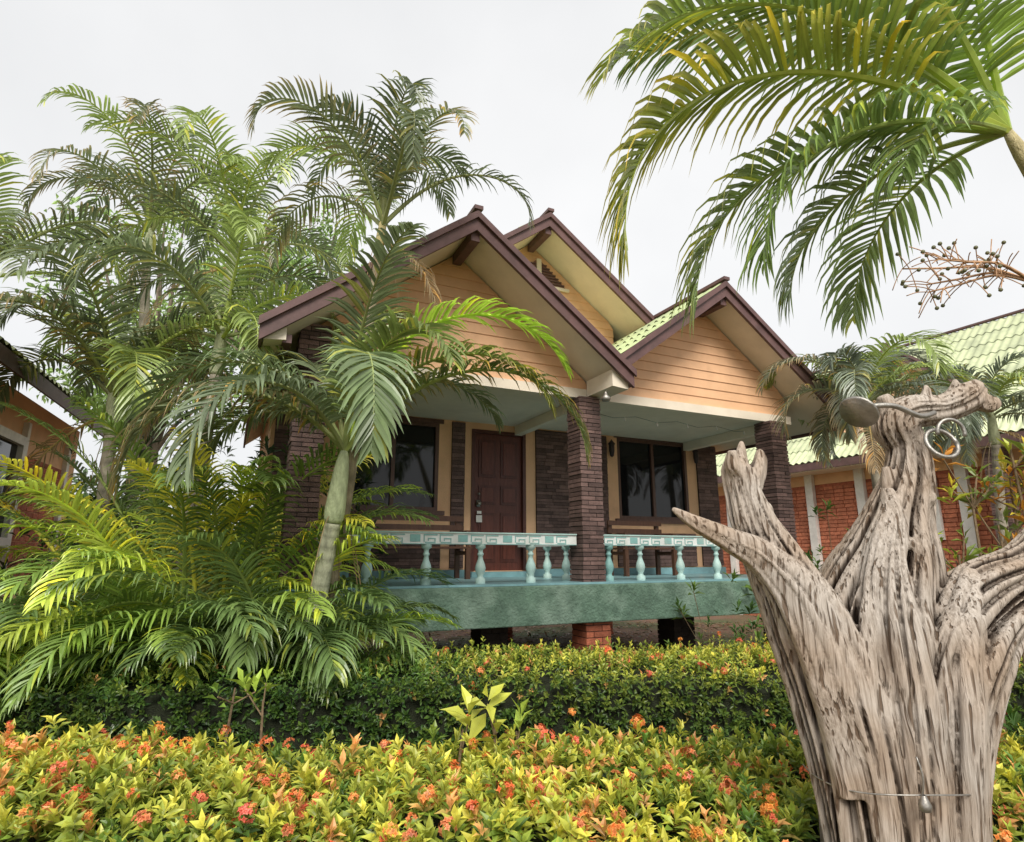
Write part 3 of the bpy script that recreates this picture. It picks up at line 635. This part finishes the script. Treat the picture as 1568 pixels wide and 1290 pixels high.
stems=[
 ([(1.19,Y,-.05),(1.20,Y,.4),(1.20,Y+.02,.75),(1.20,Y+.03,1.1),(1.24,Y+.03,1.4),(1.30,Y,1.6),(1.335,Y-.01,1.72),(1.385,Y-.02,1.86),(1.40,Y-.02,1.97),(1.375,Y-.02,2.05),(1.42,Y-.03,2.10),(1.53,Y-.04,2.11),(1.62,Y-.05,2.15),(1.67,Y-.05,2.19)],
  [.30,.225,.21,.225,.21,.15,.11,.08,.064,.075,.066,.052,.056,.03],1),
 ([(1.12,Y-.03,-.05),(1.12,Y-.03,.4),(1.11,Y-.04,.75),(1.06,Y-.05,1.1),(.98,Y-.04,1.38),(.90,Y-.04,1.56),(.83,Y-.05,1.70),(.80,Y-.05,1.80),(.785,Y-.05,1.89),(.80,Y-.05,1.93)],
  [.19,.145,.135,.14,.13,.10,.07,.058,.052,.025],2),
 ([(1.05,Y-.08,.9),(1.02,Y-.09,1.2),(.93,Y-.1,1.45),(.82,Y-.11,1.59),(.71,Y-.12,1.65),(.61,Y-.12,1.70),(.53,Y-.12,1.75)],
  [.08,.10,.085,.058,.038,.026,.006],3),
 ([(1.27,Y-.03,-.05),(1.26,Y-.03,.4),(1.28,Y-.04,.75),(1.34,Y-.04,1.05),(1.44,Y-.04,1.3),(1.56,Y-.03,1.43),(1.70,Y-.02,1.51),(1.80,Y,1.58),(1.90,Y+.02,1.68),(1.96,Y+.02,1.8)],
  [.20,.15,.14,.15,.165,.15,.12,.09,.075,.045],4),
 ([(1.2,Y-.10,.2),(1.19,Y-.11,.7),(1.21,Y-.12,1.1),(1.20,Y-.12,1.4),(1.22,Y-.11,1.6),(1.27,Y-.09,1.74),(1.275,Y-.08,1.82)],
  [.10,.09,.10,.09,.058,.037,.016],5),
 ([(1.36,Y-.02,1.72),(1.31,Y-.04,1.82),(1.30,Y-.05,1.9)],[.045,.03,.013],6),
 ([(1.31,Y-.1,.3),(1.32,Y-.11,.8),(1.36,Y-.12,1.15),(1.42,Y-.12,1.4),(1.5,Y-.08,1.55)],[.08,.085,.095,.07,.03],7),
 ([(1.375,Y-.02,2.05),(1.36,Y-.02,2.11),(1.335,Y-.03,2.16)],[.05,.04,.018],8),
 ([(.80,Y-.06,1.85),(.76,Y-.08,1.9),(.755,Y-.09,1.95)],[.04,.03,.013],9),
 ([(.82,Y-.06,1.83),(.86,Y-.05,1.91),(.87,Y-.04,1.96)],[.04,.026,.01],10),
 ([(1.63,Y-.05,2.15),(1.69,Y-.06,2.12),(1.72,Y-.06,2.14)],[.035,.03,.01],11),
 ([(1.45,Y-.04,2.08),(1.47,Y-.06,2.15),(1.475,Y-.06,2.19)],[.035,.018,.006],12),
 ([(1.55,Y-.04,2.11),(1.585,Y-.05,2.18),(1.59,Y-.05,2.215)],[.03,.018,.006],13),
 ([(.785,Y-.05,1.88),(.80,Y-.05,1.95),(.805,Y-.05,1.99)],[.03,.018,.005],14),
]
for P,r_,sd in stems:
    n=max(40,int(len(P)*26)); pp=smoothpath(P,n); rd=np.interp(np.linspace(0,1,n),np.linspace(0,1,len(r_)),r_)
    big=max(r_)>.12; md=max(r_)>.07
    tube(st,pp,rd,220 if md else 90,(1,1,1),disp=grooves(sd,22 if big else (13 if md else 8),.44 if big else .36))
kr=random.Random(3)
for (x,z,r_) in ((1.34,1.5,.02),(.86,1.74,.026),(.79,1.84,.024),(1.42,1.78,.026),(1.3,1.62,.026),(1.38,2.02,.022)):
    n=8; pp=smoothpath([(x,Y-.02,z),(x+kr.uniform(-.01,.01),Y-.13 if z<1.7 else Y-.08,z+.02)],n); tube(st,pp,[r_*1.7,r_*1.6,r_*1.5,r_*1.35,r_*1.25,r_*1.0,r_*.8,r_*.2],24,(1,1,1))
def stump_mat():
    m=bpy.data.materials.new('weathered_dead_wood'); m.use_nodes=True; nt=m.node_tree;N=nt.nodes;L=nt.links;b=N['Principled BSDF'];b.inputs['Roughness'].default_value=.88
    b.inputs['Specular IOR Level'].default_value=.15
    tc=N.new('ShaderNodeTexCoord'); mp=N.new('ShaderNodeMapping'); mp.inputs['Scale'].default_value=(1,1,.05); L.new(tc.outputs['Object'],mp.inputs[0])
    nw=N.new('ShaderNodeTexNoise');nw.inputs['Scale'].default_value=2.0; L.new(tc.outputs['Object'],nw.inputs['Vector'])
    va=N.new('ShaderNodeVectorMath');va.operation='MULTIPLY_ADD';va.inputs[1].default_value=(.1,.1,.03);L.new(nw.outputs['Color'],va.inputs[0]);L.new(mp.outputs[0],va.inputs[2])
    n1=N.new('ShaderNodeTexNoise');n1.inputs['Scale'].default_value=120;n1.inputs['Detail'].default_value=8;n1.inputs['Roughness'].default_value=.65;L.new(va.outputs[0],n1.inputs['Vector'])
    n3=N.new('ShaderNodeTexNoise');n3.inputs['Scale'].default_value=80;n3.inputs['Detail'].default_value=2;L.new(va.outputs[0],n3.inputs['Vector'])
    n2=N.new('ShaderNodeTexNoise');n2.inputs['Scale'].default_value=4;n2.inputs['Detail'].default_value=6;L.new(tc.outputs['Object'],n2.inputs['Vector'])
    cr=N.new('ShaderNodeValToRGB');e=cr.color_ramp.elements; e[0].position=.34;e[0].color=(.29,.245,.205,1);e[1].position=.6;e[1].color=(.53,.475,.42,1)
    x=e.new(.46);x.color=(.41,.36,.31,1); L.new(n1.outputs[0],cr.inputs[0])
    ck=N.new('ShaderNodeValToRGB');k=ck.color_ramp.elements;k[0].position=.34;k[0].color=(.38,.32,.27,1);k[1].position=.44;k[1].color=(1,1,1,1);L.new(n3.outputs[0],ck.inputs[0])
    c2=N.new('ShaderNodeValToRGB');c2.color_ramp.elements[0].position=.35;c2.color_ramp.elements[0].color=(.84,.74,.65,1);c2.color_ramp.elements[1].position=.6;c2.color_ramp.elements[1].color=(1.03,1.03,1.03,1);L.new(n2.outputs[0],c2.inputs[0])
    def mul(a,b_):
        mx=N.new('ShaderNodeMix');mx.data_type='RGBA';mx.blend_type='MULTIPLY';mx.inputs[0].default_value=1;L.new(a,mx.inputs[6]);L.new(b_,mx.inputs[7]);return mx.outputs[2]
    o=mul(mul(cr.outputs[0],c2.outputs[0]),ck.outputs[0])
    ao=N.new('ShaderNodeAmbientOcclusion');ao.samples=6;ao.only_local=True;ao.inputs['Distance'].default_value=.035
    c3=N.new('ShaderNodeValToRGB');c3.color_ramp.elements[0].position=.42;c3.color_ramp.elements[0].color=(.09,.068,.055,1);c3.color_ramp.elements[1].position=.84;c3.color_ramp.elements[1].color=(1.05,1.05,1.05,1);L.new(ao.outputs['AO'],c3.inputs[0])  # occlusion shade painted into the wood's base colour, darkest in the grooves
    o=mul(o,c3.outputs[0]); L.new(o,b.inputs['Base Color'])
    ad=N.new('ShaderNodeMath');ad.operation='MULTIPLY_ADD';ad.inputs[1].default_value=1.2;L.new(ck.outputs[0],ad.inputs[0]);L.new(n1.outputs[0],ad.inputs[2])
    bp=N.new('ShaderNodeBump');bp.inputs['Strength'].default_value=.9;bp.inputs['Distance'].default_value=.008;L.new(ad.outputs[0],bp.inputs['Height']);L.new(bp.outputs[0],b.inputs['Normal'])
    return m
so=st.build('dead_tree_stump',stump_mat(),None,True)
rm=so.modifiers.new('r','REMESH');rm.mode='VOXEL';rm.voxel_size=.0042;rm.use_smooth_shade=True
L0=empty('outdoor_lamp'); m=MB()
tube(m,smoothpath([(1.46,Y-.1,2.08),(1.38,Y-.14,2.06),(1.28,Y-.16,2.09),(1.18,Y-.16,2.085)],20),.009,10)
tube(m,[(1.19,Y-.16,2.10),(1.18,Y-.165,2.09),(1.165,Y-.17,2.075),(1.155,Y-.175,2.065),(1.15,Y-.178,2.06)],[.012,.03,.055,.062,.058],20)
m.build('lamp_head_and_arm',M['metal'],L0,True)
m=MB(); th=np.linspace(0,2*np.pi,28); tube(m,np.stack([1.44+.05*np.cos(th),np.full(28,Y-.14)+.02*np.sin(th),1.965+.05*np.sin(th)],1),.007,8)
th=np.linspace(-.3,3.3,18); tube(m,np.stack([1.47+.045*np.cos(th),np.full(18,Y-.15),2.0+.045*np.sin(th)],1),.006,8); m.build('hanging_ring',M['metal'],L0,True)
L1=empty('wire_tie'); m=MB(); th=np.linspace(3.0,6.4,30); tube(m,np.stack([1.19+.245*np.cos(th),Y-.0+.235*np.sin(th),.93+.01*np.sin(th*3)],1),.0025,5)
tube(m,smoothpath([(1.15,Y-.24,1.04),(1.155,Y-.25,.99),(1.15,Y-.24,.93)],8),.003,5)
lathe(m,1.15,Y-.25,.90,[(0,0),(.014,.006),(.017,.02),(.011,.034),(.006,.045)],(1,1,1),10)
m.build('wire',M['metal'],L1,True)
I=empty('palm_fruit_branch'); m=MB(); f=MB(); r2=random.Random(9)
for k in range(5):
    p=np.array([2.85,3.0,3.05]); d=np.array([-1,r2.uniform(-.3,.3),r2.uniform(-.15,.35)]); Pm=smoothpath([p,p+d*.2+np.array([0,0,.05]),p+d*.42,p+d*.6+np.array([0,0,-.04])],12); tube(m,Pm,np.linspace(.009,.004,12),6,(.5,.3,.17))
    for j in range(3,12):
        for q in range(2):
            e=nrm(np.array([r2.uniform(-1,.3),r2.uniform(-.6,.6),r2.uniform(-.8,.8)])); l=r2.uniform(.06,.16); pp=[Pm[j],Pm[j]+e*l*.5+np.array([0,0,.01]),Pm[j]+e*l]; tube(m,smoothpath(pp,6),.0028,5,(.5,.3,.17))
            if r2.random()<.4: lathe(f,*(Pm[j]+e*l),[(0,-.012),(.009,-.006),(.011,0),(.008,.008),(0,.012)],(.2,.2,.1),8)
m.build('twigs',M['bark'],I,True); f.build('fruit',M['leaf'],I,True)

# ------------------------------------------------------------------ world, sun, camera
w=bpy.data.worlds.new('World'); sc.world=w; w.use_nodes=True; nt=w.node_tree;N=nt.nodes;L=nt.links; bg=N['Background']
EL=44; SD=Vector((.05,-.99,0)).normalized()
sky=N.new('ShaderNodeTexSky'); sky.sky_type='NISHITA'; sky.sun_disc=False
sky.sun_elevation=R(EL); sky.sun_rotation=math.atan2(SD.x,SD.y)
tc=N.new('ShaderNodeTexCoord'); no=N.new('ShaderNodeTexNoise'); no.inputs['Scale'].default_value=1.6;no.inputs['Detail'].default_value=5; L.new(tc.outputs['Generated'],no.inputs['Vector'])
cr=N.new('ShaderNodeValToRGB');cr.color_ramp.elements[0].position=.35;cr.color_ramp.elements[1].position=.68
cr.color_ramp.elements[0].color=(7.9,7.95,8.0,1);cr.color_ramp.elements[1].color=(9.4,9.4,9.4,1)
L.new(no.outputs[0],cr.inputs[0])
mx=N.new('ShaderNodeMix');mx.data_type='RGBA';mx.inputs[0].default_value=.93;L.new(sky.outputs[0],mx.inputs[6]);L.new(cr.outputs[0],mx.inputs[7]);L.new(mx.outputs[2],bg.inputs['Color']);bg.inputs['Strength'].default_value=.11
sd=bpy.data.lights.new('sun','SUN');sd.energy=3.8;sd.angle=R(28);sd.color=(1,.95,.87);so_=bpy.data.objects.new('sun',sd);sc.collection.objects.link(so_)
dv=SD*math.cos(R(EL))+Vector((0,0,math.sin(R(EL)))); so_.rotation_euler=dv.to_track_quat('Z','Y').to_euler()
cd=bpy.data.cameras.new('camera');cd.sensor_width=36;cd.lens=20.9;cd.clip_end=2000;cd.clip_start=.05;co=bpy.data.objects.new('camera',cd);co.location=(0,0,1.6);co.rotation_euler=(R(102.7),0,0);sc.collection.objects.link(co);sc.camera=co
sc.view_settings.view_transform='Standard';sc.view_settings.look='None';sc.view_settings.exposure=0
